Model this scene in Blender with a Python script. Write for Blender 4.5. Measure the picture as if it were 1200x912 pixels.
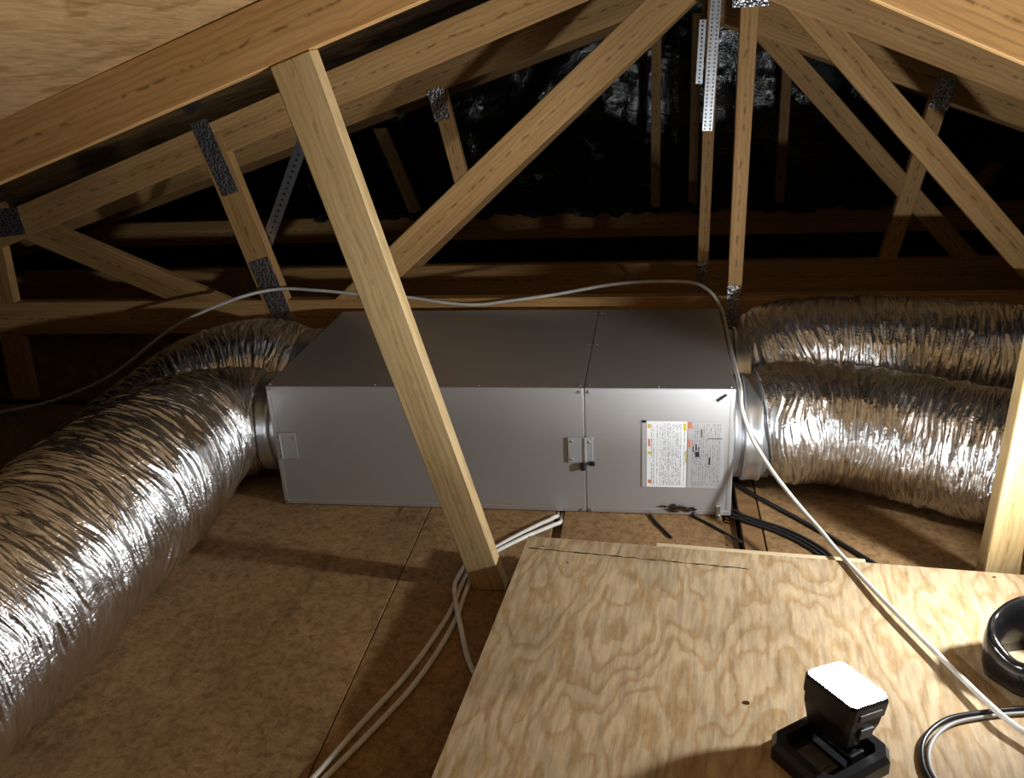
import bpy, bmesh, math, random
import numpy as np
from mathutils import Vector, Matrix

for o in list(bpy.data.objects):
    bpy.data.objects.remove(o, do_unlink=True)
scn = bpy.context.scene
COL = scn.collection
random.seed(7)

# ------------------------------------------------------------------ camera
CAM = Vector((1.0275, -2.0959, 1.2273))
YAW, PITCH, ROLL, FPX = -0.1694, 0.3886, -0.0580, 1050.0
fw = Vector((math.sin(YAW)*math.cos(PITCH), math.cos(YAW)*math.cos(PITCH), -math.sin(PITCH)))
rt0 = Vector((math.cos(YAW), -math.sin(YAW), 0)); up0 = rt0.cross(fw)
rt = rt0*math.cos(ROLL) + up0*math.sin(ROLL)
up = -rt0*math.sin(ROLL) + up0*math.cos(ROLL)
cd = bpy.data.cameras.new('camera'); cam = bpy.data.objects.new('camera', cd); COL.objects.link(cam)
cd.sensor_fit = 'HORIZONTAL'; cd.sensor_width = 36.0; cd.lens = 36.0*FPX/1200.0
cd.clip_start = 0.02; cd.clip_end = 100
M = Matrix((rt, up, -fw)).transposed().to_4x4(); M.translation = CAM
cam.matrix_world = M
scn.camera = cam

# ------------------------------------------------------------------ world, lights, exposure
w = bpy.data.worlds.new('world'); scn.world = w; w.use_nodes = True
w.node_tree.nodes['Background'].inputs[0].default_value = (0.0, 0.0, 0.0, 1)
w.node_tree.nodes['Background'].inputs[1].default_value = 0.0
scn.view_settings.view_transform = 'Standard'; scn.view_settings.look = 'None'
scn.view_settings.exposure = 0.12; scn.view_settings.gamma = 1.0
scn.view_settings.use_curve_mapping = False

def lamp(name, kind, loc, energy, color, size, target=None, cone=None):
    d = bpy.data.lights.new(name, kind); d.energy = energy; d.color = color
    d.shadow_soft_size = size
    o = bpy.data.objects.new(name, d); COL.objects.link(o); o.location = loc
    if target is not None:
        o.rotation_euler = (Vector(target)-Vector(loc)).to_track_quat('-Z', 'Y').to_euler()
    if cone:
        d.spot_size = math.radians(cone); d.spot_blend = 0.9
    return o
# second work lamp standing off to the right of the platform (its shadows run to the left)
lamp('work_lamp_right_offscreen', 'SPOT', (1.98, -0.58, 0.52), 66, (0.95, 0.98, 1.0), 0.03, (0.30, -0.30, 0.08), 128)

# ------------------------------------------------------------------ helpers
def tag(o, label=None, cat=None, group=None, kind=None):
    if label: o['label'] = label
    if cat: o['category'] = cat
    if group: o['group'] = group
    if kind: o['kind'] = kind
    return o
def empty(name, loc, label=None, cat=None, group=None, kind=None):
    o = bpy.data.objects.new(name, None); COL.objects.link(o); o.location = loc
    o.empty_display_size = 0.05
    return tag(o, label, cat, group, kind)
def link(name, me, mat, parent=None, mw=None, smooth=False):
    o = bpy.data.objects.new(name, me); COL.objects.link(o)
    if mat and not me.materials: me.materials.append(mat)
    if smooth:
        me.polygons.foreach_set('use_smooth', [True]*len(me.polygons))
    if mw is None: mw = Matrix()
    if parent:
        o.parent = parent
        pm = PW[parent.name] if parent.name in PW else Matrix.Translation(parent.location)
        o.matrix_parent_inverse = Matrix()
        o.matrix_basis = pm.inverted() @ mw
    else:
        o.matrix_basis = mw
    PW[o.name] = mw.copy()
    return o
PW = {}
def bm_obj(name, bm, mat, parent=None, mw=None, smooth=False):
    bmesh.ops.recalc_face_normals(bm, faces=bm.faces)
    me = bpy.data.meshes.new(name); bm.to_mesh(me); bm.free()
    return link(name, me, mat, parent, mw, smooth)
def add_box(bm, c, s, bev=0.0, rot=None):
    r = bmesh.ops.create_cube(bm, size=1.0)
    vs = r['verts']
    m = Matrix.Translation(Vector(c)) @ (rot.to_4x4() if rot else Matrix()) @ Matrix.Diagonal((s[0], s[1], s[2], 1))
    bmesh.ops.transform(bm, matrix=m, verts=vs)
    if bev > 0:
        es = list({e for v in vs for e in v.link_edges})
        bmesh.ops.bevel(bm, geom=es, offset=bev, segments=2, affect='EDGES', profile=0.6)
def box(name, c, s, mat, parent=None, bev=0.0, rot=None):
    """box centred on its own origin"""
    bm = bmesh.new(); add_box(bm, (0, 0, 0), s, bev)
    mw = Matrix.Translation(Vector(c)) @ (rot.to_4x4() if rot else Matrix())
    return bm_obj(name, bm, mat, parent, mw)
def cyl(bm, p0, p1, r0, r1=None, seg=24, caps=True):
    p0 = Vector(p0); p1 = Vector(p1); d = p1-p0
    m = Matrix.Translation((p0+p1)/2) @ d.to_track_quat('Z', 'Y').to_matrix().to_4x4()
    bmesh.ops.create_cone(bm, cap_ends=caps, segments=seg, radius1=r0, radius2=r0 if r1 is None else r1, depth=d.length, matrix=m)
def catmull(pts, n):
    P = [np.array(p, float) for p in pts]
    P = [2*P[0]-P[1]] + P + [2*P[-1]-P[-2]]
    out = []
    for i in range(1, len(P)-2):
        a, b, c, d = P[i-1:i+3]
        for k in range(n):
            t = k/n
            out.append(0.5*((2*b)+(-a+c)*t+(2*a-5*b+4*c-d)*t*t+(-a+3*b-3*c+d)*t**3))
    out.append(P[-2])
    return np.array(out)
def resample(P, n):
    d = np.r_[0, np.cumsum(np.linalg.norm(np.diff(P[:, :3], axis=0), axis=1))]
    s = np.linspace(0, d[-1], n)
    return np.stack([np.interp(s, d, P[:, k]) for k in range(P.shape[1])], 1), s
def frames(P):
    T = np.gradient(P, axis=0); T /= np.linalg.norm(T, axis=1)[:, None]
    n = np.cross(T[0], (0, 0, 1.0)); 
    if np.linalg.norm(n) < 1e-3: n = np.cross(T[0], (0, 1.0, 0))
    n /= np.linalg.norm(n); N = [n]
    for i in range(1, len(P)):
        n = N[-1] - T[i]*np.dot(N[-1], T[i]); n /= np.linalg.norm(n); N.append(n)
    N = np.array(N); B = np.cross(T, N)
    return T, N, B
def sweep_mesh(name, P, R, seg, disp=None, caps=True):
    T, N, B = frames(P)
    th = np.linspace(0, 2*np.pi, seg, endpoint=False)
    rr = np.repeat(R[:, None], seg, 1)
    if disp is not None: rr = rr + disp
    V = P[:, None, :] + rr[:, :, None]*(np.cos(th)[None, :, None]*N[:, None, :] + np.sin(th)[None, :, None]*B[:, None, :])
    n = len(P); V = V.reshape(-1, 3)
    i = np.arange(n-1)[:, None]*seg; j = np.arange(seg)[None, :]; j2 = (j+1) % seg
    F = np.stack([i+j, i+j2, i+seg+j2, i+seg+j], -1).reshape(-1, 4).tolist()
    if caps:
        F.append(list(range(seg))[::-1]); F.append([(n-1)*seg+k for k in range(seg)])
    me = bpy.data.meshes.new(name); me.from_pydata(V.tolist(), [], F); me.update()
    return me
def cable(name, pts, r, mat, parent=None, seg=10, n=8):
    P = catmull(pts, n)
    me = sweep_mesh(name, P, np.full(len(P), r), seg)
    return link(name, me, mat, parent, None, True)
_rng = np.random.default_rng(3); _tab = _rng.random((256, 256))
def vnoise(x, y, px=None):
    """value noise, optional integer period in y"""
    xi = np.floor(x).astype(int); yi = np.floor(y).astype(int)
    fx = x-xi; fy = y-yi; fx = fx*fx*(3-2*fx); fy = fy*fy*(3-2*fy)
    y0 = yi % px if px else yi; y1 = (yi+1) % px if px else yi+1
    g = lambda a, b: _tab[a % 256, b % 256]
    return (g(xi, y0)*(1-fx)+g(xi+1, y0)*fx)*(1-fy) + (g(xi, y1)*(1-fx)+g(xi+1, y1)*fx)*fy

# ------------------------------------------------------------------ materials
def mat_new(name):
    m = bpy.data.materials.new(name); m.use_nodes = True
    nt = m.node_tree; b = nt.nodes['Principled BSDF']
    return m, nt, b
def nd(nt, t, **kw):
    n = nt.nodes.new(t)
    for k, v in kw.items():
        if k.startswith('i_'):
            n.inputs[k[2:].replace('_', ' ')].default_value = v
        else: setattr(n, k, v)
    return n
def ramp(nt, stops):
    r = nt.nodes.new('ShaderNodeValToRGB'); cr = r.color_ramp
    while len(cr.elements) < len(stops): cr.elements.new(0.5)
    for e, (p, c) in zip(cr.elements, stops):
        e.position = p; e.color = (c[0], c[1], c[2], 1) if not isinstance(c, float) else (c, c, c, 1)
    return r
def mapping(nt, scale, coord='Object'):
    tc = nd(nt, 'ShaderNodeTexCoord'); mp = nd(nt, 'ShaderNodeMapping'); mp.inputs['Scale'].default_value = scale
    nt.links.new(tc.outputs[coord], mp.inputs['Vector'])
    return mp
def mixrgb(nt, bt, fac, a, b):
    m = nd(nt, 'ShaderNodeMix', data_type='RGBA', blend_type=bt)
    for s, v in ((0, fac), (6, a), (7, b)):
        if hasattr(v, 'is_linked') or isinstance(v, bpy.types.NodeSocket): nt.links.new(v, m.inputs[s])
        elif isinstance(v, (int, float)): m.inputs[s].default_value = v
        else: m.inputs[s].default_value = (v[0], v[1], v[2], 1)
    return m.outputs[2]
def bump(nt, b, h, strength, dist):
    n = nd(nt, 'ShaderNodeBump'); n.inputs['Strength'].default_value = strength; n.inputs['Distance'].default_value = dist
    nt.links.new(h, n.inputs['Height']); nt.links.new(n.outputs[0], b.inputs['Normal'])
    return n

def wood(name, light, dark, pith=0.75, rough=0.62):
    """sawn pine with the grain along local X"""
    m, nt, b = mat_new(name); L = nt.links
    oi = nd(nt, 'ShaderNodeObjectInfo')
    tc = nd(nt, 'ShaderNodeTexCoord')
    off = nd(nt, 'ShaderNodeVectorMath', operation='ADD')
    sc = nd(nt, 'ShaderNodeMath', operation='MULTIPLY'); sc.inputs[1].default_value = 37.0
    L.new(oi.outputs['Random'], sc.inputs[0]); cx = nd(nt, 'ShaderNodeCombineXYZ')
    L.new(sc.outputs[0], cx.inputs[0]); L.new(tc.outputs['Object'], off.inputs[0]); L.new(cx.outputs[0], off.inputs[1])
    mp = nd(nt, 'ShaderNodeMapping'); mp.inputs['Scale'].default_value = (1.6, 26, 26); L.new(off.outputs[0], mp.inputs[0])
    warp = nd(nt, 'ShaderNodeTexNoise', i_Scale=1.0, i_Detail=3.0); L.new(mp.outputs[0], warp.inputs['Vector'])
    mp2 = nd(nt, 'ShaderNodeMapping'); mp2.inputs['Scale'].default_value = (5, 260, 260); L.new(off.outputs[0], mp2.inputs[0])
    fine = nd(nt, 'ShaderNodeTexNoise', i_Scale=1.0, i_Detail=4.0, i_Roughness=0.65); L.new(mp2.outputs[0], fine.inputs['Vector'])
    mp3 = nd(nt, 'ShaderNodeMapping'); mp3.inputs['Scale'].default_value = (0.35, 1, 1); L.new(off.outputs[0], mp3.inputs[0])
    wv = nd(nt, 'ShaderNodeTexWave', wave_type='BANDS', bands_direction='Z', i_Scale=22.0, i_Distortion=7.0, i_Detail=2.0)
    wv.inputs['Detail Scale'].default_value = 1.2
    L.new(mp3.outputs[0], wv.inputs['Vector'])
    c1 = ramp(nt, [(0.25, dark), (0.75, light)]); L.new(warp.outputs[0], c1.inputs[0])
    r2 = ramp(nt, [(0.0, 0.72), (0.5, 1.0)]); L.new(wv.outputs[0], r2.inputs[0])
    c2 = mixrgb(nt, 'MULTIPLY', 0.55, c1.outputs[0], r2.outputs[0])
    r3 = ramp(nt, [(0.3, 0.7), (0.6, 1.0)]); L.new(fine.outputs[0], r3.inputs[0])
    c3 = mixrgb(nt, 'MULTIPLY', 0.6, c2, r3.outputs[0])
    # broken dark checks along the middle of the face
    sx = nd(nt, 'ShaderNodeSeparateXYZ'); L.new(tc.outputs['Object'], sx.inputs[0])
    wn = nd(nt, 'ShaderNodeTexNoise', i_Scale=9.0, i_Detail=4.0); wn.noise_dimensions = '1D'
    ax = nd(nt, 'ShaderNodeSeparateXYZ'); L.new(off.outputs[0], ax.inputs[0]); L.new(ax.outputs[0], wn.inputs['W'])
    ws = nd(nt, 'ShaderNodeMath', operation='MULTIPLY_ADD'); ws.inputs[1].default_value = 0.03; ws.inputs[2].default_value = -0.015
    L.new(wn.outputs[0], ws.inputs[0])
    df = nd(nt, 'ShaderNodeMath', operation='ADD'); L.new(sx.outputs[2], df.inputs[0]); L.new(ws.outputs[0], df.inputs[1])
    ab = nd(nt, 'ShaderNodeMath', operation='ABSOLUTE'); L.new(df.outputs[0], ab.inputs[0])
    rr = ramp(nt, [(0.0, 1.0), (0.0045, 0.0)]); L.new(ab.outputs[0], rr.inputs[0])
    bn = nd(nt, 'ShaderNodeTexNoise', i_Scale=26.0, i_Detail=3.0); bn.noise_dimensions = '1D'; L.new(ax.outputs[0], bn.inputs['W'])
    br = ramp(nt, [(0.47, 0.0), (0.6, 1.0)]); L.new(bn.outputs[0], br.inputs[0])
    pm = nd(nt, 'ShaderNodeMath', operation='MULTIPLY'); L.new(rr.outputs[0], pm.inputs[0]); L.new(br.outputs[0], pm.inputs[1])
    pm2 = nd(nt, 'ShaderNodeMath', operation='MULTIPLY'); L.new(pm.outputs[0], pm2.inputs[0]); pm2.inputs[1].default_value = pith
    c4 = mixrgb(nt, 'MIX', pm2.outputs[0], c3, (dark[0]*0.25, dark[1]*0.2, dark[2]*0.18))
    # a little difference from timber to timber
    hv = nd(nt, 'ShaderNodeHueSaturation'); L.new(c4, hv.inputs['Color'])
    mr = nd(nt, 'ShaderNodeMapRange'); mr.inputs[3].default_value = 0.85; mr.inputs[4].default_value = 1.12
    L.new(oi.outputs['Random'], mr.inputs[0]); L.new(mr.outputs[0], hv.inputs['Value'])
    L.new(hv.outputs[0], b.inputs['Base Color'])
    b.inputs['Roughness'].default_value = rough; b.inputs['Specular IOR Level'].default_value = 0.25
    bump(nt, b, fine.outputs[0], 0.25, 0.002)
    return m
WOOD = wood('pine timber', (0.60, 0.355, 0.145), (0.41, 0.22, 0.075))
WOODP = wood('pale pine timber', (0.62, 0.455, 0.235), (0.45, 0.305, 0.13), pith=0.35)
PALE = wood('cream pine timber', (0.72, 0.58, 0.36), (0.60, 0.45, 0.25), pith=0.1)  # lighter and creamier than the other pine
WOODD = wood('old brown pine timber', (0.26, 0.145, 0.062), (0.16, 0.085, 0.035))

def plywood(name, light, dark, scale=(1, 1, 1), patch=0.35, flame=7.0):
    m, nt, b = mat_new(name); L = nt.links
    mp = mapping(nt, scale)
    n0 = nd(nt, 'ShaderNodeTexNoise', i_Scale=1.7, i_Detail=2.0); L.new(mp.outputs[0], n0.inputs['Vector'])
    rg = nd(nt, 'ShaderNodeMath', operation='MULTIPLY'); rg.inputs[1].default_value = flame; L.new(n0.outputs[0], rg.inputs[0])
    n1 = nd(nt, 'ShaderNodeTexNoise', i_Scale=12.0, i_Detail=4.0); L.new(mp.outputs[0], n1.inputs['Vector'])
    ad = nd(nt, 'ShaderNodeMath', operation='MULTIPLY_ADD'); ad.inputs[1].default_value = 1.8
    L.new(n1.outputs[0], ad.inputs[0]); L.new(rg.outputs[0], ad.inputs[2])
    fr = nd(nt, 'ShaderNodeMath', operation='FRACT'); L.new(ad.outputs[0], fr.inputs[0])
    c1 = ramp(nt, [(0.0, dark), (0.18, light), (0.62, light), (1.0, dark)]); L.new(fr.outputs[0], c1.inputs[0])
    mp2 = mapping(nt, (90, 11, 90)); f = nd(nt, 'ShaderNodeTexNoise', i_Scale=1.0, i_Detail=5.0, i_Roughness=0.7); L.new(mp2.outputs[0], f.inputs['Vector'])
    r3 = ramp(nt, [(0.32, 0.55), (0.60, 1.0)]); L.new(f.outputs[0], r3.inputs[0])
    c2 = mixrgb(nt, 'MULTIPLY', 0.85, c1.outputs[0], r3.outputs[0])
    n4 = nd(nt, 'ShaderNodeTexNoise', i_Scale=3.1, i_Detail=5.0, i_Roughness=0.6); mp4 = mapping(nt, (1, 1, 1)); L.new(mp4.outputs[0], n4.inputs['Vector'])
    r4 = ramp(nt, [(0.35, 0.62), (0.6, 1.0)]); L.new(n4.outputs[0], r4.inputs[0])
    c3 = mixrgb(nt, 'MULTIPLY', patch, c2, r4.outputs[0])
    L.new(c3, b.inputs['Base Color']); b.inputs['Roughness'].default_value = 0.6; b.inputs['Specular IOR Level'].default_value = 0.3
    bump(nt, b, f.outputs[0], 0.3, 0.002)
    return m
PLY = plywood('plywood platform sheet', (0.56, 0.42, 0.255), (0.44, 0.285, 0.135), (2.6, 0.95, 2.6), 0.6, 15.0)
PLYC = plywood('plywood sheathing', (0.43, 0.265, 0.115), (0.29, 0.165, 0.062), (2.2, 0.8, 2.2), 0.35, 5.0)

def particle(name, a, bcol, dark):
    m, nt, b = mat_new(name); L = nt.links
    mp = mapping(nt, (1, 1, 1))
    n1 = nd(nt, 'ShaderNodeTexNoise', i_Scale=55.0, i_Detail=6.0, i_Roughness=0.75, i_Distortion=0.6); L.new(mp.outputs[0], n1.inputs['Vector'])
    n2 = nd(nt, 'ShaderNodeTexNoise', i_Scale=4.0, i_Detail=5.0, i_Roughness=0.65); L.new(mp.outputs[0], n2.inputs['Vector'])
    c1 = ramp(nt, [(0.35, dark), (0.52, a), (0.7, bcol)]); L.new(n1.outputs[0], c1.inputs[0])
    r2 = ramp(nt, [(0.3, 0.6), (0.65, 1.0)]); L.new(n2.outputs[0], r2.inputs[0])
    c2 = mixrgb(nt, 'MULTIPLY', 0.8, c1.outputs[0], r2.outputs[0])
    mps = mapping(nt, (5.0, 1.6, 5.0)); n3 = nd(nt, 'ShaderNodeTexNoise', i_Scale=1.6, i_Detail=6.0, i_Roughness=0.72, i_Distortion=0.8); L.new(mps.outputs[0], n3.inputs['Vector'])
    r5 = ramp(nt, [(0.30, 0.42), (0.43, 1.0)]); L.new(n3.outputs[0], r5.inputs[0])
    c2 = mixrgb(nt, 'MULTIPLY', 0.8, c2, r5.outputs[0])
    L.new(c2, b.inputs['Base Color']); b.inputs['Roughness'].default_value = 0.7; b.inputs['Specular IOR Level'].default_value = 0.2
    bump(nt, b, n1.outputs[0], 0.45, 0.004)
    return m
BOARD = particle('brown particleboard', (0.32, 0.19, 0.085), (0.43, 0.275, 0.13), (0.19, 0.105, 0.042))
SUB = particle('dusty subfloor', (0.27, 0.21, 0.15), (0.34, 0.27, 0.20), (0.18, 0.13, 0.09))

def metal(name, col, rough, metallic=1.0, nscale=18.0, namp=0.12, bumps=0.0, bdist=0.002):
    m, nt, b = mat_new(name); L = nt.links
    mp = mapping(nt, (1, 1, 1)); n = nd(nt, 'ShaderNodeTexNoise', i_Scale=nscale, i_Detail=4.0); L.new(mp.outputs[0], n.inputs['Vector'])
    mr = nd(nt, 'ShaderNodeMapRange'); mr.inputs[3].default_value = rough-namp; mr.inputs[4].default_value = rough+namp
    L.new(n.outputs[0], mr.inputs[0]); L.new(mr.outputs[0], b.inputs['Roughness'])
    b.inputs['Base Color'].default_value = (*col, 1); b.inputs['Metallic'].default_value = metallic
    if bumps: bump(nt, b, n.outputs[0], bumps, bdist)
    return m
CASE = metal('pale grey zinc coated steel', (0.54, 0.545, 0.55), 0.47, 0.72, 3.0, 0.05)
GALV = metal('bright galvanised steel', (0.70, 0.73, 0.76), 0.36, 0.95, 40.0, 0.10, 0.15)
LATCH = metal('zinc plated latch', (0.66, 0.70, 0.74), 0.42, 0.7, 60.0, 0.12, 0.3)
DULL = metal('dull grey steel', (0.36, 0.37, 0.39), 0.4, 0.85, 30.0, 0.1)
def plate_mat():
    m, nt, b = mat_new('toothed galvanised plate'); L = nt.links
    mp = mapping(nt, (120, 120, 120)); v = nd(nt, 'ShaderNodeTexVoronoi', i_Scale=1.0); L.new(mp.outputs[0], v.inputs['Vector'])
    r = ramp(nt, [(0.20, 0.02), (0.30, 0.45), (0.62, 1.0)]); L.new(v.outputs['Distance'], r.inputs[0])  # darkness of the tooth slots is painted into the colour as dots
    c = mixrgb(nt, 'MULTIPLY', 0.85, (0.62, 0.63, 0.65), r.outputs[0]); L.new(c, b.inputs['Base Color'])
    b.inputs['Metallic'].default_value = 0.9; b.inputs['Roughness'].default_value = 0.33
    bump(nt, b, v.outputs['Distance'], 0.9, 0.003)
    return m
PLATE = plate_mat()

def foil(name, col, rough, s1, s2, strength, dist, metallic=1.0, spec=0.5, scale=(1, 1, 1)):
    m, nt, b = mat_new(name); L = nt.links
    mp = mapping(nt, scale)
    n1 = nd(nt, 'ShaderNodeTexNoise', i_Scale=s1, i_Detail=6.0, i_Roughness=0.6, i_Distortion=1.2); L.new(mp.outputs[0], n1.inputs['Vector'])
    v = nd(nt, 'ShaderNodeTexVoronoi', i_Scale=s2); v.feature = 'F1'; L.new(mp.outputs[0], v.inputs['Vector'])
    ad = nd(nt, 'ShaderNodeMath', operation='MULTIPLY_ADD'); ad.inputs[1].default_value = 0.35
    L.new(v.outputs['Distance'], ad.inputs[0]); L.new(n1.outputs[0], ad.inputs[2])
    b.inputs['Base Color'].default_value = (*col, 1); b.inputs['Metallic'].default_value = metallic
    b.inputs['Roughness'].default_value = rough; b.inputs['Specular IOR Level'].default_value = spec
    bump(nt, b, ad.outputs[0], strength, dist)
    return m
FOIL = foil('silver duct foil', (0.84, 0.84, 0.84), 0.25, 90.0, 150.0, 0.5, 0.003)
SARK = foil('black sarking foil', (0.006, 0.006, 0.007), 0.15, 6.0, 9.0, 0.55, 0.02, 0.0, 0.8)
SARK2 = foil('crumpled grey black foil', (0.05, 0.052, 0.055), 0.25, 14.0, 22.0, 0.9, 0.02, 0.3, 0.7)

def plain(name, col, rough=0.5, spec=0.5, metallic=0.0, nscale=30.0, amp=0.12):
    m, nt, b = mat_new(name); L = nt.links
    mp = mapping(nt, (1, 1, 1)); n = nd(nt, 'ShaderNodeTexNoise', i_Scale=nscale, i_Detail=4.0); L.new(mp.outputs[0], n.inputs['Vector'])
    r = ramp(nt, [(0.3, 1.0-amp*2), (0.7, 1.0)]); L.new(n.outputs[0], r.inputs[0])
    c = mixrgb(nt, 'MULTIPLY', 1.0, col, r.outputs[0]); L.new(c, b.inputs['Base Color'])
    b.inputs['Roughness'].default_value = rough; b.inputs['Specular IOR Level'].default_value = spec
    b.inputs['Metallic'].default_value = metallic
    return m
WHITEC = plain('white cable sheath', (0.72, 0.70, 0.64), 0.4)
YELC = plain('yellowed cable sheath', (0.62, 0.47, 0.20), 0.45)
BLACKC = plain('black cable sheath and shadow strip', (0.018, 0.018, 0.02), 0.3)
GREYC = plain('grey cable sheath', (0.34, 0.33, 0.32), 0.35)
BLACKP = plain('black moulded plastic', (0.012, 0.013, 0.016), 0.34)
GREYP = plain('grey moulded plastic', (0.10, 0.105, 0.11), 0.4)
GLOSSB = plain('glossy black rubber', (0.012, 0.012, 0.013), 0.16, 0.8, 0.0, 14.0, 0.3)
PAPER = plain('white label film', (0.82, 0.84, 0.86), 0.35, 0.5, 0.0, 10.0, 0.03)
SILVL = plain('silver label film', (0.60, 0.61, 0.63), 0.32, 0.6, 0.4, 10.0, 0.04)
INK = plain('dark grey ink', (0.14, 0.15, 0.18), 0.5)
INKB = plain('black ink', (0.02, 0.02, 0.025), 0.5)
YEL = plain('yellow ink', (0.75, 0.55, 0.03), 0.5)
RED = plain('red orange ink', (0.72, 0.20, 0.10), 0.5)
SOOT = plain('rusty brown grime', (0.05, 0.03, 0.018), 0.9, 0.1, 0.0, 120.0, 0.4)
CRACK = plain('dark crack in wood', (0.05, 0.025, 0.01), 0.9, 0.1)
INSUL = plain('yellowed insulation batt', (0.30, 0.22, 0.09), 0.95, 0.1, 0.0, 25.0, 0.25)
INSULG = plain('grey insulation batt', (0.22, 0.23, 0.22), 0.95, 0.1, 0.0, 25.0, 0.25)
ml, ntl, bl = mat_new('lit work lamp lens')
bl.inputs['Base Color'].default_value = (0.9, 0.9, 0.9, 1)
bl.inputs['Emission Color'].default_value = (0.93, 0.97, 1.0, 1); bl.inputs['Emission Strength'].default_value = 850.0
LENS = ml

# ------------------------------------------------------------------ setting: floor
YF0, YF1 = -2.6, 3.0
bm = bmesh.new(); add_box(bm, (0.4, 0.2, -0.16), (6.4, 5.8, 0.04))
floor = bm_obj('floor', bm, SUB); tag(floor, kind='structure')
def board(x0, x1, y0, y1, z=0.0, mat=BOARD):
    return box('floor_board', ((x0+x1)/2, (y0+y1)/2, z-0.009), (x1-x0, y1-y0, 0.018), mat, floor, 0.0015)
board(-2.7, -0.785, YF0, 0.68); board(-0.78, 0.4215, YF0, 0.68); board(0.4245, 0.768, YF0, 0.68); board(0.794, 1.206, -1.6, 0.68)
board(1.306, 3.5, -1.6, 0.66)
for x in (-0.78, 0.423, 0.783, 1.22):
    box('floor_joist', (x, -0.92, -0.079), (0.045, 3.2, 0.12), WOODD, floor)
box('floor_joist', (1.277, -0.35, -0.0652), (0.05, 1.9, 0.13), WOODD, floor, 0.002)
board(-2.7, 3.5, 0.80, 3.0, -0.02)

# ------------------------------------------------------------------ setting: roof lining
def zl(x, y): return 1.290+.325*(x-.291)-.063*(y+.371)
def zr(x, y): return 1.365-.44*(x-1.393)
def xridge(y): return 1.0255+.0824*(y+.371)
def grid_mesh(name, fn, nu, nv, disp):
    u, v = np.meshgrid(np.linspace(0, 1, nu), np.linspace(0, 1, nv), indexing='ij')
    V = fn(u, v); V = V + disp(u, v)
    i = np.arange(nu-1)[:, None]*nv; j = np.arange(nv-1)[None, :]
    F = np.stack([i+j, i+j+1, i+nv+j+1, i+nv+j], -1).reshape(-1, 4).tolist()
    me = bpy.data.meshes.new(name); me.from_pydata(V.reshape(-1, 3).tolist(), [], F); me.update()
    return me
YS = -0.34
def lslope(u, v):
    y = YS+(3.0-YS)*v; x = -2.6+(xridge(y)+2.6)*u
    return np.stack([x, y, zl(x, y)+0.012], -1)
def rslope(u, v):
    y = YS+(3.0-YS)*v; x = xridge(y)+(3.4-xridge(y))*u
    return np.stack([x, y, zr(x, y)+0.012], -1)
def rdisp(u, v):
    h = 0.02*(vnoise(u*9, v*11)-0.2)+0.014*np.abs(vnoise(u*26+5, v*21)-0.5)
    return np.stack([0*h, 0*h, h], -1)
ceiling = link('ceiling', grid_mesh('ceiling', lslope, 120, 110, rdisp), SARK, None, None, True); tag(ceiling, kind='structure')
link('sarking_sheet', grid_mesh('sarking_sheet', rslope, 100, 110, rdisp), SARK, ceiling, None, True)
def sheath(x0f, x1f, zf, y0, y1):
    bm = bmesh.new()
    c = [(x0f(y0), y0), (x1f(y0), y0), (x1f(y1), y1), (x0f(y1), y1)]
    lo = [bm.verts.new((x, y, zf(x, y)-0.002)) for x, y in c]; hi = [bm.verts.new((x, y, zf(x, y)+0.014)) for x, y in c]
    bm.faces.new(lo); bm.faces.new(hi[::-1])
    for k in range(4): bm.faces.new((lo[k], hi[k], hi[(k+1) % 4], lo[(k+1) % 4]))
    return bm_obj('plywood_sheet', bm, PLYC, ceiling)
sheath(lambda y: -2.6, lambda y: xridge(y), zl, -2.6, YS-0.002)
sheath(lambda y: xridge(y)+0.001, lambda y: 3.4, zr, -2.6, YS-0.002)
# black foil hanging at the far end
def wallf(u, v):
    x = -2.6+6.0*u; ytop = 2.78
    zt = np.minimum(zl(x, ytop), zr(x, ytop))+0.02
    z = -0.02+(np.maximum(zt, 0.1)+0.02)*v
    return np.stack([x, 0*x+ytop, z], -1)
def wdisp(u, v):
    h = 0.045*(vnoise(u*15, v*3)-0.5)+0.02*(vnoise(u*44+9, v*7)-0.5)+0.009*np.abs(vnoise(u*110, v*22)-0.5)
    return np.stack([0*h, h, 0*h], -1)
wb = link('wall_back', grid_mesh('wall_back', wallf, 260, 90, wdisp), SARK, None, None, True); tag(wb, kind='structure')

# ------------------------------------------------------------------ roof trusses
def timber(name, c4, y0, y1, mat, parent, bev=0.0025):
    """prism with four corners in the truss plane (x,z): start a, start b, end b, end a; local X runs along it"""
    a0, b0, b1, a1 = [Vector((x, 0, z)) for x, z in c4]
    s = (a0+b0)/2; e = (a1+b1)/2; X = (e-s).normalized(); Yv = Vector((0, 1, 0)); Zv = X.cross(Yv)
    mid = (s+e)/2 + Vector((0, (y0+y1)/2, 0))
    mw = Matrix((X, Yv, Zv)).transposed().to_4x4(); mw.translation = mid
    inv = mw.inverted(); h = (y1-y0)/2
    bm = bmesh.new()
    f = [bm.verts.new(inv @ Vector((p.x, y0, p.z))) for p in (a0, b0, b1, a1)]
    k = [bm.verts.new(inv @ Vector((p.x, y1, p.z))) for p in (a0, b0, b1, a1)]
    bm.faces.new(f); bm.faces.new(k[::-1])
    for i in range(4): bm.faces.new((f[i], k[i], k[(i+1) % 4], f[(i+1) % 4]))
    bmesh.ops.recalc_face_normals(bm, faces=bm.faces)
    if bev: bmesh.ops.bevel(bm, geom=list(bm.edges), offset=bev, segments=1, affect='EDGES')
    return bm_obj(name, bm, mat, parent, mw)
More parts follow.
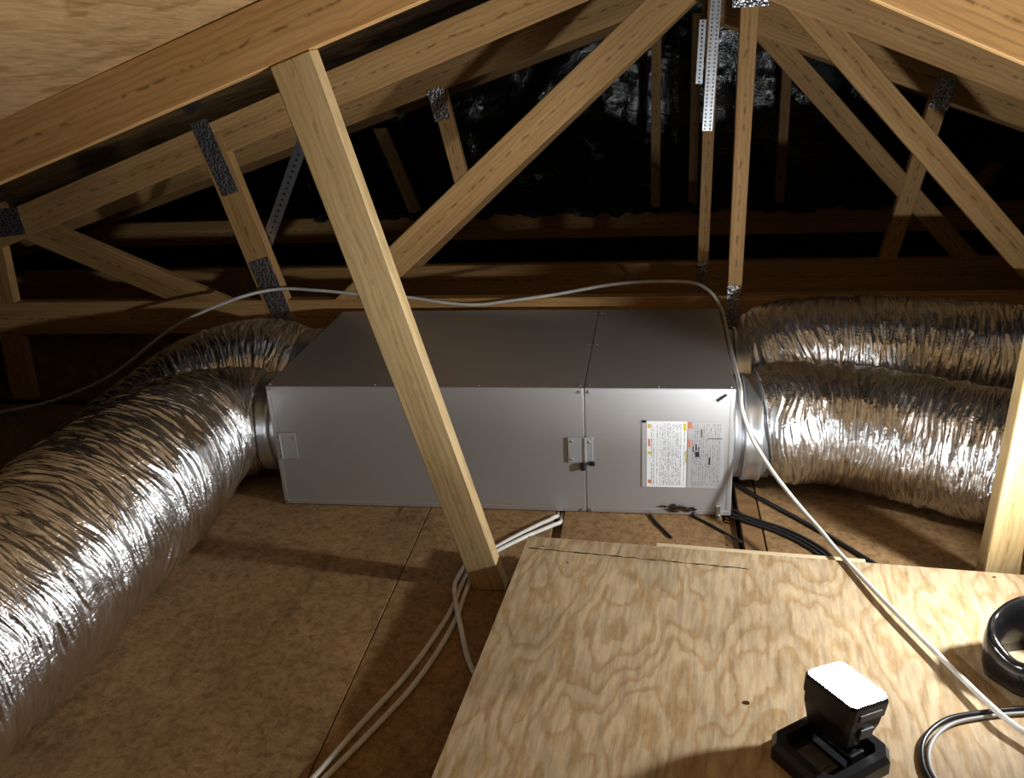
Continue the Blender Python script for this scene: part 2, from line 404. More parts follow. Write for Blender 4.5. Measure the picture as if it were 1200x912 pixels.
def bar(name, p, q, wid, y0, y1, mat, parent, bev=0.0025):
    p = Vector((p[0], 0, p[1])); q = Vector((q[0], 0, q[1])); d = (q-p).normalized(); n = Vector((d.z, 0, -d.x))*wid/2
    g = lambda v: (v.x, v.z)
    return timber(name, [g(p-n), g(p+n), g(q+n), g(q-n)], y0, y1, mat, parent, bev)
def nail_plate(c, size, ang, y, parent, thick=0.0015):
    rot = Matrix.Rotation(-ang, 3, 'Y')
    return box('nail_plate', (c[0], y-thick/2, c[1]), (size[0], thick, size[1]), PLATE, parent, 0.0004, rot)
PW_root = lambda o: PW.__setitem__(o.name, Matrix.Translation(o.location))

# truss in front of the unit
t1 = empty('roof_truss', (0.65, -0.35, 0), 'pine roof truss whose pale post leans across the front of the metal unit', 'roof truss'); PW_root(t1)
ya, yb = -0.371, -0.329
L1 = lambda x: 1.268+.318*(x-.601)
R1 = lambda x: 1.228-.45*(x-1.393)
timber('rafter', [(-1.3, L1(-1.3)+.117), (-1.3, L1(-1.3)), (1.013, L1(1.013)), (1.013, L1(1.013)+.117)], ya, yb, WOOD, t1)
timber('rafter', [(1.013, R1(1.013)+.117), (1.013, R1(1.013)), (2.6, R1(2.6)), (2.6, R1(2.6)+.117)], ya, yb, WOOD, t1)
timber('post', [(0.612, 0.0), (0.690, 0.0), (0.386, L1(.386)), (0.300, L1(.300))], ya-0.001, yb, WOODP, t1)
timber('post', [(1.738, 0.0), (1.815, 0.0), (1.795, R1(1.795)+.03), (1.715+.055, R1(1.77)+.03)], ya+.052, yb+.055, WOODP, t1)

# truss right behind the unit
t2 = empty('roof_truss', (1.28, 0.741, 0), 'pine roof truss standing right behind the metal unit, with king post and steep diagonals', 'roof truss'); PW_root(t2)
ya, yb = 0.72, 0.762
L2 = lambda x: 1.273+.33*(x-.836)
R2 = lambda x: 1.149-.42*(x-1.565)
timber('rafter', [(-2.3, L2(-2.3)+.112), (-2.3, L2(-2.3)), (1.11, L2(1.11)), (1.11, L2(1.11)+.112)], ya, yb, WOOD, t2)
timber('rafter', [(1.11, R2(1.11)+.112), (1.11, R2(1.11)), (2.9, R2(2.9)), (2.9, R2(2.9)+.112)], ya, yb, WOOD, t2)
timber('bottom_chord', [(-2.3, .383), (-2.3, .262), (3.0, .262), (3.0, .383)], ya, yb, WOOD, t2)
timber('king_post', [(1.255, 0.0), (1.295, 0.0), (1.314, 1.27), (1.264, 1.31)], ya-.004, yb-.002, WOOD, t2)
bar('web', (-0.02, .345), (1.14, 1.322), 0.098, ya+.002, yb-.003, WOOD, t2)
bar('web', (2.27, .33), (1.36, 1.31), 0.078, ya+.003, yb-.003, WOOD, t2)
timber('web', [(-0.455, .95), (-0.360, .95), (-0.195, .29), (-0.289, .29)], ya-.001, yb-.004, WOOD, t2)
bar('web', (-1.24, .70), (-0.36, .300), 0.094, ya+.001, yb-.005, WOOD, t2)
timber('web', [(-1.335, .62), (-1.245, .62), (-1.29, .0), (-1.385, .0)], ya+.002, yb-.004, WOOD, t2)
nail_plate((-0.392, .868), (.245, .062), -1.29, ya-.0012, t2)
nail_plate((-0.268, .410), (.245, .074), -1.30, ya-.0012, t2)
nail_plate((-1.225, .672), (.16, .095), .1, ya-.0002, t2)
nail_plate((1.275, .350), (.135, .040), 1.55, ya-.0042, t2)
nail_plate((1.29, 1.30), (.10, .14), 0, ya-.0042, t2)

# next truss
t3 = empty('roof_truss', (1.2, 1.17, 0), 'dim roof truss behind the king post truss, carrying a bright perforated steel strap', 'roof truss'); PW_root(t3)
ya, yb = 1.15, 1.19
L3 = lambda x: 1.032+.30*(x-.332)
R3 = lambda x: 1.026-.38*(x-1.667)
timber('rafter', [(-2.3, L3(-2.3)+.112), (-2.3, L3(-2.3)), (1.21, L3(1.21)), (1.21, L3(1.21)+.112)], ya, yb, WOOD, t3)
timber('rafter', [(1.21, R3(1.21)+.112), (1.21, R3(1.21)), (2.9, R3(2.9)), (2.9, R3(2.9)+.112)], ya, yb, WOOD, t3)
timber('bottom_chord', [(-2.1, .383), (-2.1, .262), (3.0, .262), (3.0, .383)], ya, yb, WOOD, t3)
timber('post', [(1.177, .0), (1.215, .0), (1.235, 1.29), (1.195, 1.29)], ya-.003, yb-.004, WOOD, t3)
timber('web', [(1.245, 1.245), (1.345, 1.245), (2.195, .33), (2.105, .33)], ya+.002, yb-.004, WOOD, t3)
bar('web', (.02, .33), (1.13, 1.29), 0.095, ya+.003, yb-.003, WOOD, t3)
timber('web', [(.233, 1.04), (.292, 1.04), (.376, .60), (.321, .60)], ya-.001, yb-.003, WOOD, t3)
timber('web', [(1.935, .99), (1.995, .99), (1.86, .33), (1.80, .33)], ya+.001, yb-.003, WOOD, t3)
nail_plate((.268, .97), (.11, .058), -1.38, ya-.0012, t3)
nail_plate((1.955, .935), (.10, .062), 1.37, ya-.0006, t3)
nail_plate((1.198, .330), (.10, .036), 1.55, ya-.0032, t3)
# perforated strap with real holes
def strap_mesh(length, wid, cell, hole, thick, rows=1):
    bm = bmesh.new(); n = int(length/cell); cw = wid/rows
    for r in range(rows):
        for i in range(n):
            x0 = -length/2+i*cell; z0 = -wid/2+r*cw; cx, cz = x0+cell/2, z0+cw/2
            out = [(x0, z0), (x0+cell, z0), (x0+cell, z0+cw), (x0, z0+cw)]
            inn = [(cx+hole*sx, cz+hole*sz) for sx, sz in ((-1, -1), (1, -1), (1, 1), (-1, 1))]
            a = [bm.verts.new((p[0], 0, p[1])) for p in out]; b = [bm.verts.new((p[0], 0, p[1])) for p in inn]
            for k in range(4): bm.faces.new((a[k], a[(k+1) % 4], b[(k+1) % 4], b[k]))
    bmesh.ops.remove_doubles(bm, verts=bm.verts, dist=1e-5)
    r = bmesh.ops.extrude_face_region(bm, geom=list(bm.faces))
    bmesh.ops.translate(bm, vec=(0, thick, 0), verts=[g for g in r['geom'] if isinstance(g, bmesh.types.BMVert)])
    return bm
d = Vector((1.1885-1.214, 0, .63-1.26)); ang = math.atan2(d.z, d.x)
bm_obj('perforated_strap', strap_mesh(.45, .034, .0125, .0028, .0012, 2), GALV, t3,
       Matrix.Translation((1.2125, 1.1438, 1.07)) @ Matrix.Rotation(-ang, 4, 'Y'))
bm_obj('perforated_strap', strap_mesh(.20, .022, .0125, .0028, .0012, 1), GALV, t3,
       Matrix.Translation((1.176, 1.1455, 1.10)) @ Matrix.Rotation(-ang, 4, 'Y'))

# farthest truss
t4 = empty('roof_truss', (1.2, 2.12, 0), 'dark brown roof truss farthest back, right before the black foil', 'roof truss'); PW_root(t4)
ya, yb = 2.10, 2.14
L4 = lambda x: L3(x)-.035
R4 = lambda x: R3(x)-.005
timber('rafter', [(-2.3, L4(-2.3)+.10), (-2.3, L4(-2.3)), (1.22, L4(1.22)), (1.22, L4(1.22)+.10)], ya, yb, WOOD, t4)
timber('rafter', [(1.22, R4(1.22)+.10), (1.22, R4(1.22)), (2.9, R4(2.9)), (2.9, R4(2.9)+.10)], ya, yb, WOOD, t4)
timber('bottom_chord', [(-1.93, .383), (-1.93, .262), (3.0, .262), (3.0, .383)], ya, yb, WOOD, t4)
for x in (1.03, 1.20, 1.585):
    timber('stud', [(x-.021, .36), (x+.021, .36), (x+.021, min(L4(x), R4(x))+.02), (x-.021, min(L4(x), R4(x))+.02)], ya+.003, yb-.003, WOOD, t4)
timber('web', [(-0.28, .80), (-0.22, .80), (-0.06, .33), (-0.12, .33)], ya+.002, yb-.003, WOOD, t4)
timber('web', [(2.45, .55), (2.52, .55), (2.36, .33), (2.30, .33)], ya+.002, yb-.003, WOOD, t4)

# steel brace strap crossing the left webs
bs = strap_mesh(.62, .040, .0207, .0035, .0015, 1)
d = Vector((-0.075+0.42, 0, .99-.35)); ang = math.atan2(d.z, d.x)
o = bm_obj('brace_strap', bs, DULL, None, Matrix.Translation((-0.228, .7665, .672)) @ Matrix.Rotation(-ang, 4, 'Y'))
tag(o, 'grey perforated steel brace strap slanting behind a nail-plated web', 'brace strap')

# wide beams and batts lying low on the left between the trusses
def batt(name, x0, x1, y0, y1, z0, h, mat, label, cat, seed):
    n = 40
    def f(u, v): return np.stack([x0+(x1-x0)*u, y0+(y1-y0)*v, z0+0*u], -1)
    def dd(u, v):
        e = np.minimum(np.minimum(u, 1-u)*8, np.minimum(v, 1-v)*4); e = np.clip(e, 0, 1)**.5
        hh = h*e*(0.7+0.5*vnoise(u*8+seed, v*3+seed)+0.15*vnoise(u*30, v*9))
        return np.stack([0*hh, 0*hh, hh], -1)
    me = grid_mesh(name, f, n*2, 16, dd)
    return tag(link(name, me, mat, None, None, True), label, cat)
batt('insulation_batt', -1.55, -.42, .84, 1.13, -.02, .20, INSUL, 'yellowed insulation batt lying low behind the left duct', 'insulation', 3)
batt('insulation_batt', -1.75, -.75, 1.22, 1.75, -.02, .17, INSULG, 'grey insulation batt lying low beyond the yellowed one', 'insulation', 11)

# loose foil crumpled along the far beam
def ff(u, v): return np.stack([-0.6+3.0*u, 2.06+.34*v, .386+0*u], -1)
def fd(u, v):
    h = .05*np.abs(vnoise(u*34, v*3)-.35)+.022*vnoise(u*90, v*11)-.03*(v < .06)
    return np.stack([0*h, .03*(vnoise(u*20+3, v*2)-.5), h*np.clip(1.3-v*.4, 0, 1)], -1)
tag(link('loose_foil', grid_mesh('loose_foil', ff, 260, 16, fd), SARK2, None, None, True),
    'crumpled dark foil lying loose along the farthest bottom beam', 'foil')

# ------------------------------------------------------------------ metal air unit
W, D, H = 1.228, 0.66, 0.36
unit = empty('air_handling_unit', (W/2, D/2, 0), 'long grey sheet metal air unit with hinged latches and printed labels', 'air unit'); PW_root(unit)
SX = 0.853
box('casing', (W/2, D/2, H/2), (W-.008, D-.008, H-.006), CASE, unit, 0.002)
def panel(name, x0, x1, z0, z1, y=0.0):
    """front panel with a turned lip round it"""
    p = box(name, ((x0+x1)/2, y+.003, (z0+z1)/2), (x1-x0, .006, z1-z0), CASE, unit, .0015)
    for c, s in (((0, -.0036, (z1-z0)/2-.009), (x1-x0-.004, .0012, .017)), ((0, -.0036, -(z1-z0)/2+.007), (x1-x0-.004, .0012, .012)),
                 ((-(x1-x0)/2+.006, -.0036, 0), (.010, .0012, z1-z0-.034)), (((x1-x0)/2-.006, -.0036, 0), (.010, .0012, z1-z0-.034))):
        if name == 'front_panel' and s[0] < .02 and ((c[0] < 0) != (x0 < .1)): continue
        b_ = bmesh.new(); add_box(b_, (0, 0, 0), s, .0005)
        bm_obj('lip', b_, CASE, p, Matrix.Translation(Vector(c)+PW[p.name].translation))
    return p
pl_ = panel('front_panel', 0, SX-.0015, 0.002, H-.001)
pr_ = panel('front_panel', SX+.0015, W, 0.002, H-.001)
box('top_panel', ((SX-.0015)/2, D/2, H-.002), (SX-.0015, D, .005), CASE, unit, .0012)
box('top_panel', ((W+SX+.0015)/2, D/2, H-.002), (W-SX-.0015, D, .005), CASE, unit, .0012)
box('end_panel', (.002, D/2, H/2), (.006, D-.004, H-.004), CASE, unit, .001)
box('end_panel', (W-.002, D/2, H/2), (.006, D-.004, H-.004), CASE, unit, .001)
def screw(x, y, z, n, r=.0042):
    b_ = bmesh.new(); n = Vector(n)
    cyl(b_, Vector((0, 0, 0)), n*.0022, r, r*.75, 10)
    bm_obj('screw', b_, DULL, unit, Matrix.Translation((x, y, z)))
for x in (SX-.012, SX+.012):
    screw(x, -.004, H-.010, (0, -1, 0)); screw(x, -.004, .010, (0, -1, 0)); screw(x, .02, H, (0, 0, 1)); screw(x, .33, H, (0, 0, 1)); screw(x, .62, H, (0, 0, 1))
for x in (.008, W-.010, .30, .58, 1.04):
    screw(x, .012, H, (0, 0, 1), .0032)
screw(.010, -.004, H-.010, (0, -1, 0)); screw(.012, -.004, .012, (0, -1, 0)); screw(W-.09, -.004, .009, (0, -1, 0), .006)
screw(.30, .648, H, (0, 0, 1), .004)
def latch(x0, x1, z0, z1, split):
    a = box('latch_plate', ((x0+split)/2, -.0055, (z0+z1)/2), (split-x0-.001, .003, z1-z0), LATCH, unit, .0012)
    b_ = box('latch_plate', ((x1+split)/2, -.0055, (z0+z1)/2+.001), (x1-split-.001, .003, z1-z0), LATCH, unit, .0012)
    bm = bmesh.new(); cyl(bm, (0, 0, -(z1-z0)/2), (0, 0, (z1-z0)/2), .0035, None, 10)
    bm_obj('hinge_pin', bm, GALV, unit, Matrix.Translation((split, -.007, (z0+z1)/2)))
    for dx, dz in ((x0+.010, z0+.010), (x0+.010, z1-.010), (x1-.010, z1-.012)):
        screw(dx, -.007, dz, (0, -1, 0), .0035)
latch(.808, .874, .152, .224, .852)
latch(.004, .066, .146, .223, .018)
bm = bmesh.new(); add_box(bm, (0, 0, 0), (.013, .012, .020), .003); add_box(bm, (.024, -.001, .010), (.016, .008, .012), .003)
bm_obj('catch', bm, BLACKP, unit, Matrix.Translation((.846, -.010, .142)))
# hook at the lower right corner
bm = bmesh.new(); add_box(bm, (0, 0, 0), (.012, .008, .034), .002); add_box(bm, (0, -.004, -.014), (.009, .012, .010), .002)
bm_obj('corner_hook', bm, GALV, unit, Matrix.Translation((W-.032, -.007, .0192)))
bm = bmesh.new(); add_box(bm, (0, 0, 0), (.004, .004, .030), .001, Matrix.Rotation(.9, 3, 'Y'))
bm_obj('wire_clip', bm, BLACKP, unit, Matrix.Translation((1.195, -.0055, .338)))
# labels
def label_part(name, x0, x1, z0, z1, mat, cols, ink, seed, extra=()):
    lp = box(name, ((x0+x1)/2, -.0006, (z0+z1)/2), (x1-x0, .0012, z1-z0), mat, unit)
    rnd = random.Random(seed); bm = bmesh.new(); w_, h_ = x1-x0, z1-z0
    def q(a, b_, c, d_):
        vs = [bm.verts.new(v) for v in ((a, 0, c), (b_, 0, c), (b_, 0, d_), (a, 0, d_))]; bm.faces.new(vs)
    x = -w_/2+.012
    while x < w_/2-.006:
        z = -h_/2+.006
        if rnd.random() < .12: x += .004; continue
        while z < h_/2-.008:
            l = rnd.uniform(.002, .016); z2 = min(z+l, h_/2-.005)
            q(x, x+rnd.uniform(.0007, .0016), z, z2); z = z2+rnd.uniform(.0012, .004)
            if rnd.random() < .06: z += .012
        x += cols*rnd.uniform(.8, 1.3)
    pr = bm_obj('print', bm, ink, lp, Matrix.Translation(((x0+x1)/2, -.00135, (z0+z1)/2))); pr['kind'] = 'stuff'
    for nm, mt, a, b_, c, d_ in extra:
        b2 = bmesh.new(); vs = [b2.verts.new(v) for v in ((a, 0, c), (b_, 0, c), (b_, 0, d_), (a, 0, d_))]; b2.faces.new(vs)
        bm_obj(nm, b2, mt, lp, Matrix.Translation((0, -.0015, 0)))
    return lp
l1 = label_part('label', 1.011, 1.112, .083, .271, PAPER, .0042, INK, 2, (
    ('warning_mark', YEL, 1.014, 1.021, .252, .264), ('warning_mark', YEL, 1.103, 1.110, .246, .266), ('warning_mark', RED, 1.015, 1.020, .200, .222),
    ('warning_mark', YEL, 1.015, 1.024, .178, .186), ('warning_mark', RED, 1.015, 1.024, .094, .104), ('warning_mark', YEL, 1.109, 1.112, .155, .190)))
l1['label'] = 'white warning label densely printed sideways'
l2 = label_part('label', 1.1145, 1.206, .083, .271, SILVL, .0055, INK, 5, (
    ('red_block', RED, 1.115, 1.124, .252, .270), ('red_block', RED, 1.116, 1.122, .200, .222),
    ('heavy_print', INKB, 1.134, 1.144, .172, .187), ('heavy_print', INKB, 1.128, 1.130, .186, .204), ('heavy_print', INKB, 1.134, 1.137, .190, .208), ('heavy_print', INKB, 1.141, 1.143, .188, .200),
    ('heavy_print', INKB, 1.147, 1.150, .228, .250), ('heavy_print', INKB, 1.164, 1.200, .2235, .2255), ('heavy_print', INKB, 1.168, 1.172, .150, .172)))
l2['label'] = 'silver rating label with black and red print'
box('label_sleeve', (1.004, -.0012, .178), (.010, .0024, .19), SILVL, unit, .0004)
box('sleeve_clip', (1.0045, -.003, .271), (.011, .003, .006), BLACKP, unit, .001)
# grime by the lower edge
bm = bmesh.new(); rnd = random.Random(4)
for k in range(60):
    cx = 1.093+rnd.gauss(0, .017); cz = .022+rnd.gauss(0, .004)
    bmesh.ops.create_icosphere(bm, subdivisions=1, radius=rnd.uniform(.0022, .0062), matrix=Matrix.Translation((cx-1.093, -.001, cz-.02)) @ Matrix.Diagonal((1.6, .35, .7, 1)))
o = bm_obj('grime_patch', bm, SOOT, unit, Matrix.Translation((1.093, -.0048, .02))); o['kind'] = 'stuff'
# round duct collars, two on each end
def lathe_x(name, prof, mat, parent, x, y, z, sgn, seg=56):
    bm = bmesh.new(); rings = []
    for (dx, r) in prof:
        rings.append([bm.verts.new((sgn*dx, r*math.cos(2*math.pi*k/seg), r*math.sin(2*math.pi*k/seg))) for k in range(seg)])
    for a, b_ in zip(rings, rings[1:]):
        for k in range(seg): bm.faces.new((a[k], a[(k+1) % seg], b_[(k+1) % seg], b_[k]))
    return bm_obj(name, bm, mat, parent, Matrix.Translation((x, y, z)), True)
for sgn, x0 in ((-1, -.001), (1, W+.001)):
    for y0, z0 in ((.168, .182), (.490, .205)):
        c = lathe_x('duct_collar', [(0, .152), (.003, .152), (.0035, .139), (.012, .137), (.030, .136), (.10, .136), (.10, .130), (0, .130)], DULL if sgn > 0 else GALV, unit, x0, y0, z0, sgn)
        lathe_x('collar_band', [(.030, .1365), (.030, .144), (.034, .1455), (.044, .143), (.060, .143), (.072, .1455), (.076, .144), (.076, .1365)], GALV, c, x0, y0, z0, sgn)

# ------------------------------------------------------------------ flexible foil ducts
def duct(name, pts, label, seed, n, seg=230, ridge=.036, amp=1.0):
    """pts: x,y,z,radius"""
    P4, s = resample(catmull(pts, 24), n)
    P, R = P4[:, :3], P4[:, 3].copy()
    e = np.clip((s-.0)/.05, 0, 1); R = R*(0.90+0.10*np.sqrt(np.clip(1-(1-e)**2, 0, 1)))
    th = np.linspace(0, 2*np.pi, seg, endpoint=False)
    S, TH = np.meshgrid(s, th, indexing='ij'); A = TH/(2*np.pi)
    wob = .045*(vnoise(S*7+seed, A*6, 6)-.5)+.02*(vnoise(S*18+seed, A*14, 14)-.5)
    Q = S+wob
    k = np.abs(np.sin(np.pi*(Q/ridge+A)))**.7
    d = -.0025*(1-k)*(0.3+1.4*vnoise(S*14+seed, A*10, 10))
    d += .0045*(vnoise(Q*34+seed, A*9, 9)-.5)                                   # folds round the duct
    d += .0062*(.5-np.abs(vnoise(Q*75+seed, A*11, 11)-.5)*2)                   # sharp creases
    d += .0052*(.5-np.abs(vnoise(Q*150+2*seed, A*19, 19)-.5)*2)
    d += .0030*(vnoise(Q*260+seed, A*46, 46)-.5)
    d += .010*(vnoise(S*4+seed, A*4, 4)-.5)
    me = sweep_mesh(name, P, R, seg, d, True)
    o = link(name, me, FOIL, None, None, True)
    return tag(o, label, 'duct', 'flexible foil ducts on the air unit')
duct('flexible_duct', [(-.098, .168, .182, .149), (-.135, .160, .184, .156), (-.195, .120, .19, .164), (-.240, .040, .198, .178), (-.256, -.08, .204, .194), (-.252, -.25, .21, .208), (-.252, -.55, .213, .212), (-.252, -.9, .215, .214), (-.258, -1.3, .216, .214), (-.27, -1.75, .216, .214)],
     'fat silver foil duct running forward along the brown floorboards', 11, 1150)
duct('flexible_duct', [(-.092, .490, .203, .152), (-.135, .492, .206, .165), (-.22, .485, .212, .175), (-.33, .455, .203, .172), (-.44, .39, .182, .160), (-.53, .27, .15, .135), (-.585, .08, .13, .12), (-.60, -.2, .12, .112), (-.605, -.6, .12, .11)],
     'silver foil duct tucked behind the fat one at the left end of the unit', 40, 600)
duct('flexible_duct', [(W+.088, .168, .185, .150), (W+.13, .170, .190, .162), (W+.26, .172, .192, .163), (W+.40, .14, .182, .166), (W+.54, .075, .174, .168), (W+.68, .0, .172, .168), (W+.9, -.12, .172, .168), (W+1.15, -.2, .172, .168)],
     'silver foil duct curving forward from the right end of the unit', 77, 640)
duct('flexible_duct', [(W+.094, .495, .222, .150), (W+.14, .499, .240, .164), (W+.22, .504, .264, .168), (W+.4, .505, .270, .168), (W+.62, .49, .262, .168), (W+.9, .455, .240, .168), (W+1.3, .41, .172, .168)],
     'silver foil duct running straight behind the curving one', 120, 640)
# ------------------------------------------------------------------ plywood platform
ra = -0.084; e1 = Vector((math.cos(ra), math.sin(ra), 0)); e2 = Vector((math.sin(ra), -math.cos(ra), 0))
corner = Vector((.735, -.272, 0)); PWD, PLN, PZ = 1.75, 1.45, .09
pc = corner+e1*PWD/2+e2*PLN/2
plat = empty('plywood_platform', (pc.x, pc.y, 0), 'pale plywood sheet raised on bearers in front of the metal unit', 'platform'); PW_root(plat)
RZ = Matrix.Rotation(ra, 3, 'Z')
box('plywood_sheet', (pc.x, pc.y, PZ-.009), (PWD, PLN, .018), PLY, plat, .001, RZ)
for k, off in enumerate((.05, .5, .95, 1.40)):
    c = corner+e2*off+e1*(PWD/2+.03)
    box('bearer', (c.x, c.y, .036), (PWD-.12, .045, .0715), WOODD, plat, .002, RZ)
c = corner+e1*.53-e2*.009
box('edge_batten', (c.x, c.y, .062), (.46, .036, .040), PALE, plat, .002, RZ)
# crack near the back edge, knot, nail holes
bm = bmesh.new(); prev = None; rnd = random.Random(9)
for k in range(41):
    a = .010+k*.0125; off = .052+.010*k/40*1.2+rnd.uniform(-.0016, .0016); wd = rnd.uniform(.0006, .0026)
    p = corner+e1*a+e2*off
    vs = (bm.verts.new((p.x, p.y-wd, PZ+.0004)), bm.verts.new((p.x, p.y+wd, PZ+.0004)))
    if prev: bm.faces.new((prev[0], vs[0], vs[1], prev[1]))
    prev = vs
bm_obj('crack', bm, CRACK, plat)
def disc(name, x, y, r, n, squash=.7):
    bm = bmesh.new(); rnd = random.Random(int(x*1000))
    vs = [bm.verts.new((r*(1+rnd.uniform(-.2, .2))*math.cos(6.283*k/n), r*squash*(1+rnd.uniform(-.2, .2))*math.sin(6.283*k/n), 0)) for k in range(n)]
    bm.faces.new(vs); bm_obj(name, bm, CRACK, plat, Matrix.Translation((x, y, PZ+.0004)))
disc('knot', 1.193, -.80, .007, 11); disc('nail_hole', .775, -.315, .004, 9); disc('nail_hole', 1.74, -.375, .004, 9); disc('nail_hole', .838, -.38, .003, 8)

# ------------------------------------------------------------------ cables
o = cable('power_cable', [(-1.75, .35, .012), (-1.5, .45, .012), (-1.301, .53, .03), (-1.085, .55, .07), (-.83, .55, .169), (-.57, .56, .338), (-.37, .62, .415), (-.24, .70, .428), (-.1, .708, .420), (.06, .705, .405), (.22, .704, .393), (.34, .697, .376), (.45, .692, .370), (.56, .700, .380), (.708, .71, .397), (.901, .715, .428), (1.063, .71, .437), (1.156, .705, .430), (1.205, .69, .404), (1.230, .668, .370), (1.2375, .60, .362), (1.240, .45, .352), (1.242, .29, .342), (1.243, .10, .345), (1.242, 0.02, 0.345), (1.244, -0.01, 0.312), (1.267, -0.02, 0.245), (1.292, -0.04, 0.204), (1.316, -0.075, 0.175), (1.348, -0.115, 0.143), (1.379, -0.16, 0.118), (1.412, -0.23, 0.102), (1.439, -0.317, 0.097), (1.496, -0.503, 0.102), (1.551, -0.659, 0.104), (1.597, -0.79, 0.108), (1.63, -0.85, 0.108), (1.75, -1.0, .0965), (1.95, -1.12, .0965)], .0054, WHITEC)
tag(o, 'long white cable looping over the unit and down across the plywood', 'cable')
for k, v in enumerate(PW): pass
ca = [(.427, -.99, .007), (.479, -.835, .007), (.537, -.67, .007), (.577, -.481, .007), (.584, -.36, .007), (.600, -.262, .007), (.673, -.154, .007), (.768, -.045, .007), (.83, .03, .03)]
o = cable('white_cable', [(.36, -1.15, .007)]+ca[:6]+[(.655, -.175, .007), (.730, -.085, .0066), (.757, -.058, .0066), (.767, -.045, .0066), (.7748, -.024, -.001), (.7748, .0, -.0115), (.7748, .05, -.0120)], .0056, WHITEC)
tag(o, 'white floor cable of the pair, the one closer to the fat foil duct', 'cable', 'white cables beside the platform')
o = cable('white_cable', [(.375, -1.15, .007), (.447, -.985, .007), (.512, -.83, .007), (.561, -.694, .007), (.594, -.526, .007), (.599, -.40, .007), (.603, -.32, .0075), (.625, -.24, .007), (.70, -.15, .007), (.752, -.100, .0066), (.772, -.078, .0050), (.7868, -.052, -.002), (.7870, -.015, -.0115), (.7870, .05, -.0120)], .0056, WHITEC)
tag(o, 'white floor cable of the pair, the one closer to the platform', 'cable', 'white cables beside the platform')
o = cable('white_cable', [(.585, -.21, .0066), (.576, -.29, .010), (.571, -.375, .0175), (.586, -.44, .0205), (.612, -.52, .0195), (.650, -.625, .010), (.695, -.72, .007), (.72, -.85, .007)], .0056, WHITEC)
tag(o, 'short white cable bending from the post foot under the platform edge', 'cable')
o = cable('thin_cable', [(1.95, -.75, .0945), (1.75, -.77, .0945), (1.655, -.779, .0945), (1.583, -.795, .0945), (1.523, -.816, .0945), (1.477, -.86, .0945), (1.458, -.912, .0945), (1.462, -.965, .0945), (1.50, -1.06, .0945)], .0045, BLACKC)
tag(o, 'thin black cord curling across the plywood beside the lit lamp', 'cord')
o = cable('thin_cable', [(1.95, -.76, .0945), (1.75, -.781, .0945), (1.655, -.790, .0945), (1.583, -.806, .0945), (1.526, -.828, .0945), (1.487, -.867, .0945), (1.468, -.914, .0945), (1.472, -.965, .0945), (1.51, -1.06, .0945)], .0036, GREYC)
tag(o, 'thin grey cord running alongside the black cord on the plywood', 'cord')
o = cable('black_cable', [(1.238, .28, -.0125), (1.243, .215, .002), (1.256, .168, .0078), (1.30, .105, .0062), (1.34, .056, .0062), (1.44, -.067, .0062), (1.52, -.178, .0062), (1.60, -.30, .0062)], .0055, BLACKC)
tag(o, 'black cable on the brown floor below the curving duct, farther one', 'cable')
for k in range(3):
    ox, oy = -.0096*k, -.0088*k
    o = cable('black_cable', [(x+ox, y+oy, z) for x, y, z in ((1.2415, .048, -.0125), (1.2450, .024, .0035-.0058*k), (1.262, -.002, .0052), (1.30, -.026, .0046), (1.358, -.064, .0046), (1.412, -.117, .0046), (1.45, -.18, .0046), (1.475, -.29, .0046))], .0040, BLACKC)
    tag(o, 'black cable in the bundle crossing the joist at the unit corner', 'cable', 'black cables at the unit corner')
# thin black strips standing in for shadow lines and dark marks below the unit
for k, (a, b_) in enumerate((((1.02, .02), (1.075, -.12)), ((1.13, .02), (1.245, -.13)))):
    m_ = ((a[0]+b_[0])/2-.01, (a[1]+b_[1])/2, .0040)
    o = cable('shadow_strip', [(a[0], -.0078, .0040), m_, (b_[0], b_[1], .0040)], .0035, BLACKC)
    tag(o, ('short black strip drawing a shadow line on the board below the printed labels', 'black strip drawing a shadow line slanting over the floor gap at the unit corner')[k], 'shadow line')

# ------------------------------------------------------------------ work lamp on the platform
lb = Vector((1.334, -.818, 0)); ta = math.radians(-53.5)
ux = Vector((math.cos(ta), math.sin(ta), 0)); uy = Vector((-math.sin(ta), math.cos(ta), 0))
LW, LD, LH = .140, .155, .034
lc = lb+ux*LW/2-uy*LD/2
lmp = empty('work_lamp', (lc.x, lc.y, PZ), 'black cordless work lamp with bright white lens tilted upward on plywood', 'work lamp')
LM = Matrix((ux, uy, Vector((0, 0, 1)))).transposed().to_4x4(); LM.translation = Vector((lc.x, lc.y, PZ))
PW_root(lmp)
def ring_oct(w_, d_, ch):
    x, y = w_/2, d_/2
    return [(-x+ch, -y), (x-ch, -y), (x, -y+ch), (x, y-ch), (x-ch, y), (-x+ch, y), (-x, y-ch), (-x, -y+ch)]
def loft(bm, rings, close0=True, close1=True):
    R_ = [[bm.verts.new(p) for p in r] for r in rings]; n = len(R_[0])
    for a, b_ in zip(R_, R_[1:]):
        for k in range(n): bm.faces.new((a[k], a[(k+1) % n], b_[(k+1) % n], b_[k]))
    if close0: bm.faces.new(R_[0][::-1])
    if close1: bm.faces.new(R_[-1])
bm = bmesh.new()
loft(bm, [[(x, y, 0) for x, y in ring_oct(LW, LD, .02)], [(x, y, .022) for x, y in ring_oct(LW, LD, .02)], [(x, y, LH) for x, y in ring_oct(LW-.012, LD-.012, .018)],
          [(x, y, LH) for x, y in ring_oct(LW-.040, LD-.040, .012)], [(x, y, .010) for x, y in ring_oct(LW-.048, LD-.048, .010)]])
bm_obj('base', bm, BLACKP, lmp, LM)
bm = bmesh.new(); add_box(bm, (0, 0, 0), (.06, .05, .006), .002); add_box(bm, (0, 0, .004), (.045, .035, .006), .002)
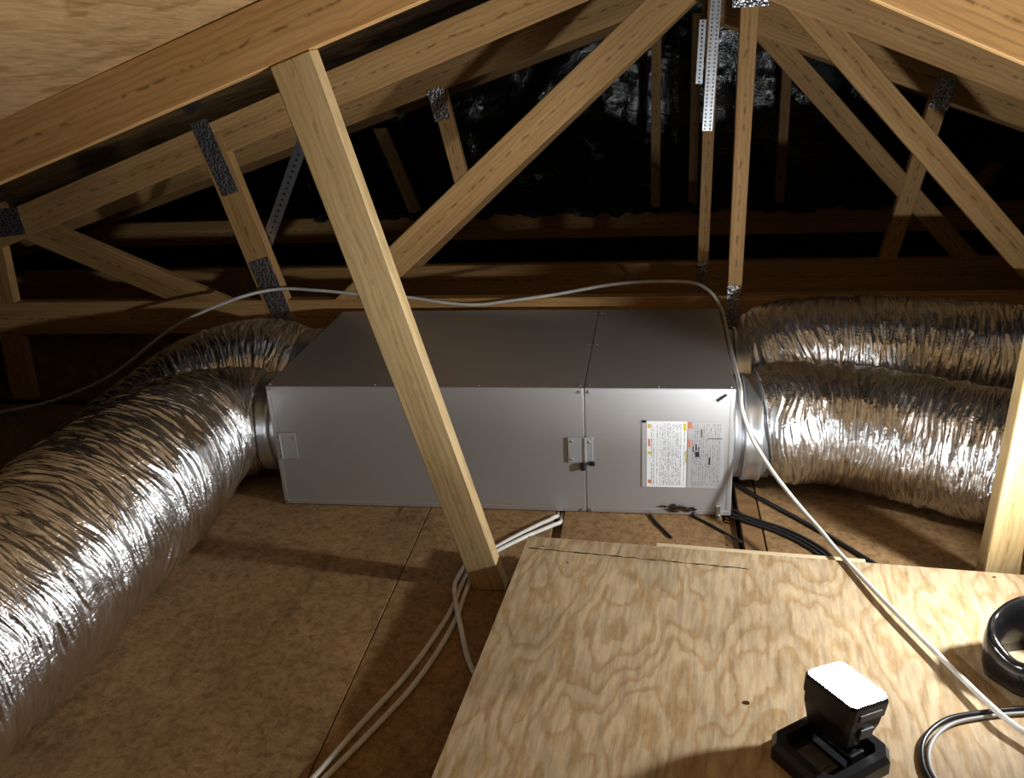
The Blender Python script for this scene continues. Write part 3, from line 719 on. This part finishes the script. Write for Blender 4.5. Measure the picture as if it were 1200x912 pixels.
bm_obj('base_plate', bm, GREYP, lmp, LM @ Matrix.Translation((0.0, -.035, .013)))
bm = bmesh.new(); cyl(bm, (-.036, 0, 0), (.036, 0, 0), .012, None, 20)
for s in (-1, 1): add_box(bm, (s*.040, 0, -.006), (.008, .03, .035), .003)
bm_obj('pivot', bm, BLACKP, lmp, LM @ Matrix.Translation((0, .012, .030)))
tilt = math.radians(10)
HM = LM @ Matrix.Translation((-0.006, .014, .036)) @ Matrix.Rotation(-tilt, 4, 'X')
bm = bmesh.new()
hw, hd = .104, .086
prof = [(0, .62, .40), (.016, .80, .68), (.052, .94, .90), (.068, .96, .93), (.069, 1.0, .97), (.094, 1.02, 1.0), (.100, .98, .96)]
loft(bm, [[(x, y, z) for x, y in ring_oct(hw*a, hd*b_, .007)] for z, a, b_ in prof])
head = bm_obj('head', bm, BLACKP, lmp, HM)
bm = bmesh.new(); loft(bm, [[(x, y, .0995) for x, y in ring_oct(hw*.94, hd*.92, .006)], [(x, y, .1025) for x, y in ring_oct(hw*.92, hd*.90, .006)]])
bm_obj('lens', bm, LENS, head, HM)
for s in (-1, 1):
    bm = bmesh.new(); add_box(bm, (s*(hw/2+.0005), 0, .078), (.004, .050, .012), .0015); add_box(bm, (s*(hw/2-.002), .002, .044), (.006, .030, .018), .002)
    bm_obj('side_trim', bm, GREYP, head, HM)

# ------------------------------------------------------------------ glossy black open rubber cup at the right edge
bm = bmesh.new(); seg = 72; rings = []
prof = [(.76, .0), (.95, .0), (1.0, .020), (1.03, .060), (1.0, .082), (.95, .090), (.86, .086), (.80, .070), (.76, .035), (.76, .0)]
RX, RY = .105, .080
for r, z in prof[:-1]:
    ring = []
    for k in range(seg):
        t = 2*math.pi*k/seg
        wv = 1+.035*math.sin(3*t+1)+.02*math.sin(7*t)
        ring.append(bm.verts.new((RX*r*wv*math.cos(t), RY*r*wv*math.sin(t), z*(1+.25*math.cos(t-.9))+.005*math.sin(5*t)*(z > .05))))
    rings.append(ring)
for a_, b_ in zip(rings, rings[1:]+rings[:1]):
    for k in range(seg): bm.faces.new((a_[k], a_[(k+1) % seg], b_[(k+1) % seg], b_[k]))
cup = bm_obj('rubber_collar', bm, GLOSSB, None, Matrix.Translation((1.722, -.672, PZ)) @ Matrix.Rotation(.35, 4, 'Z'), True)
tag(cup, 'glossy black hollow rubber collar lying on the plywood beside the cables', 'rubber collar')
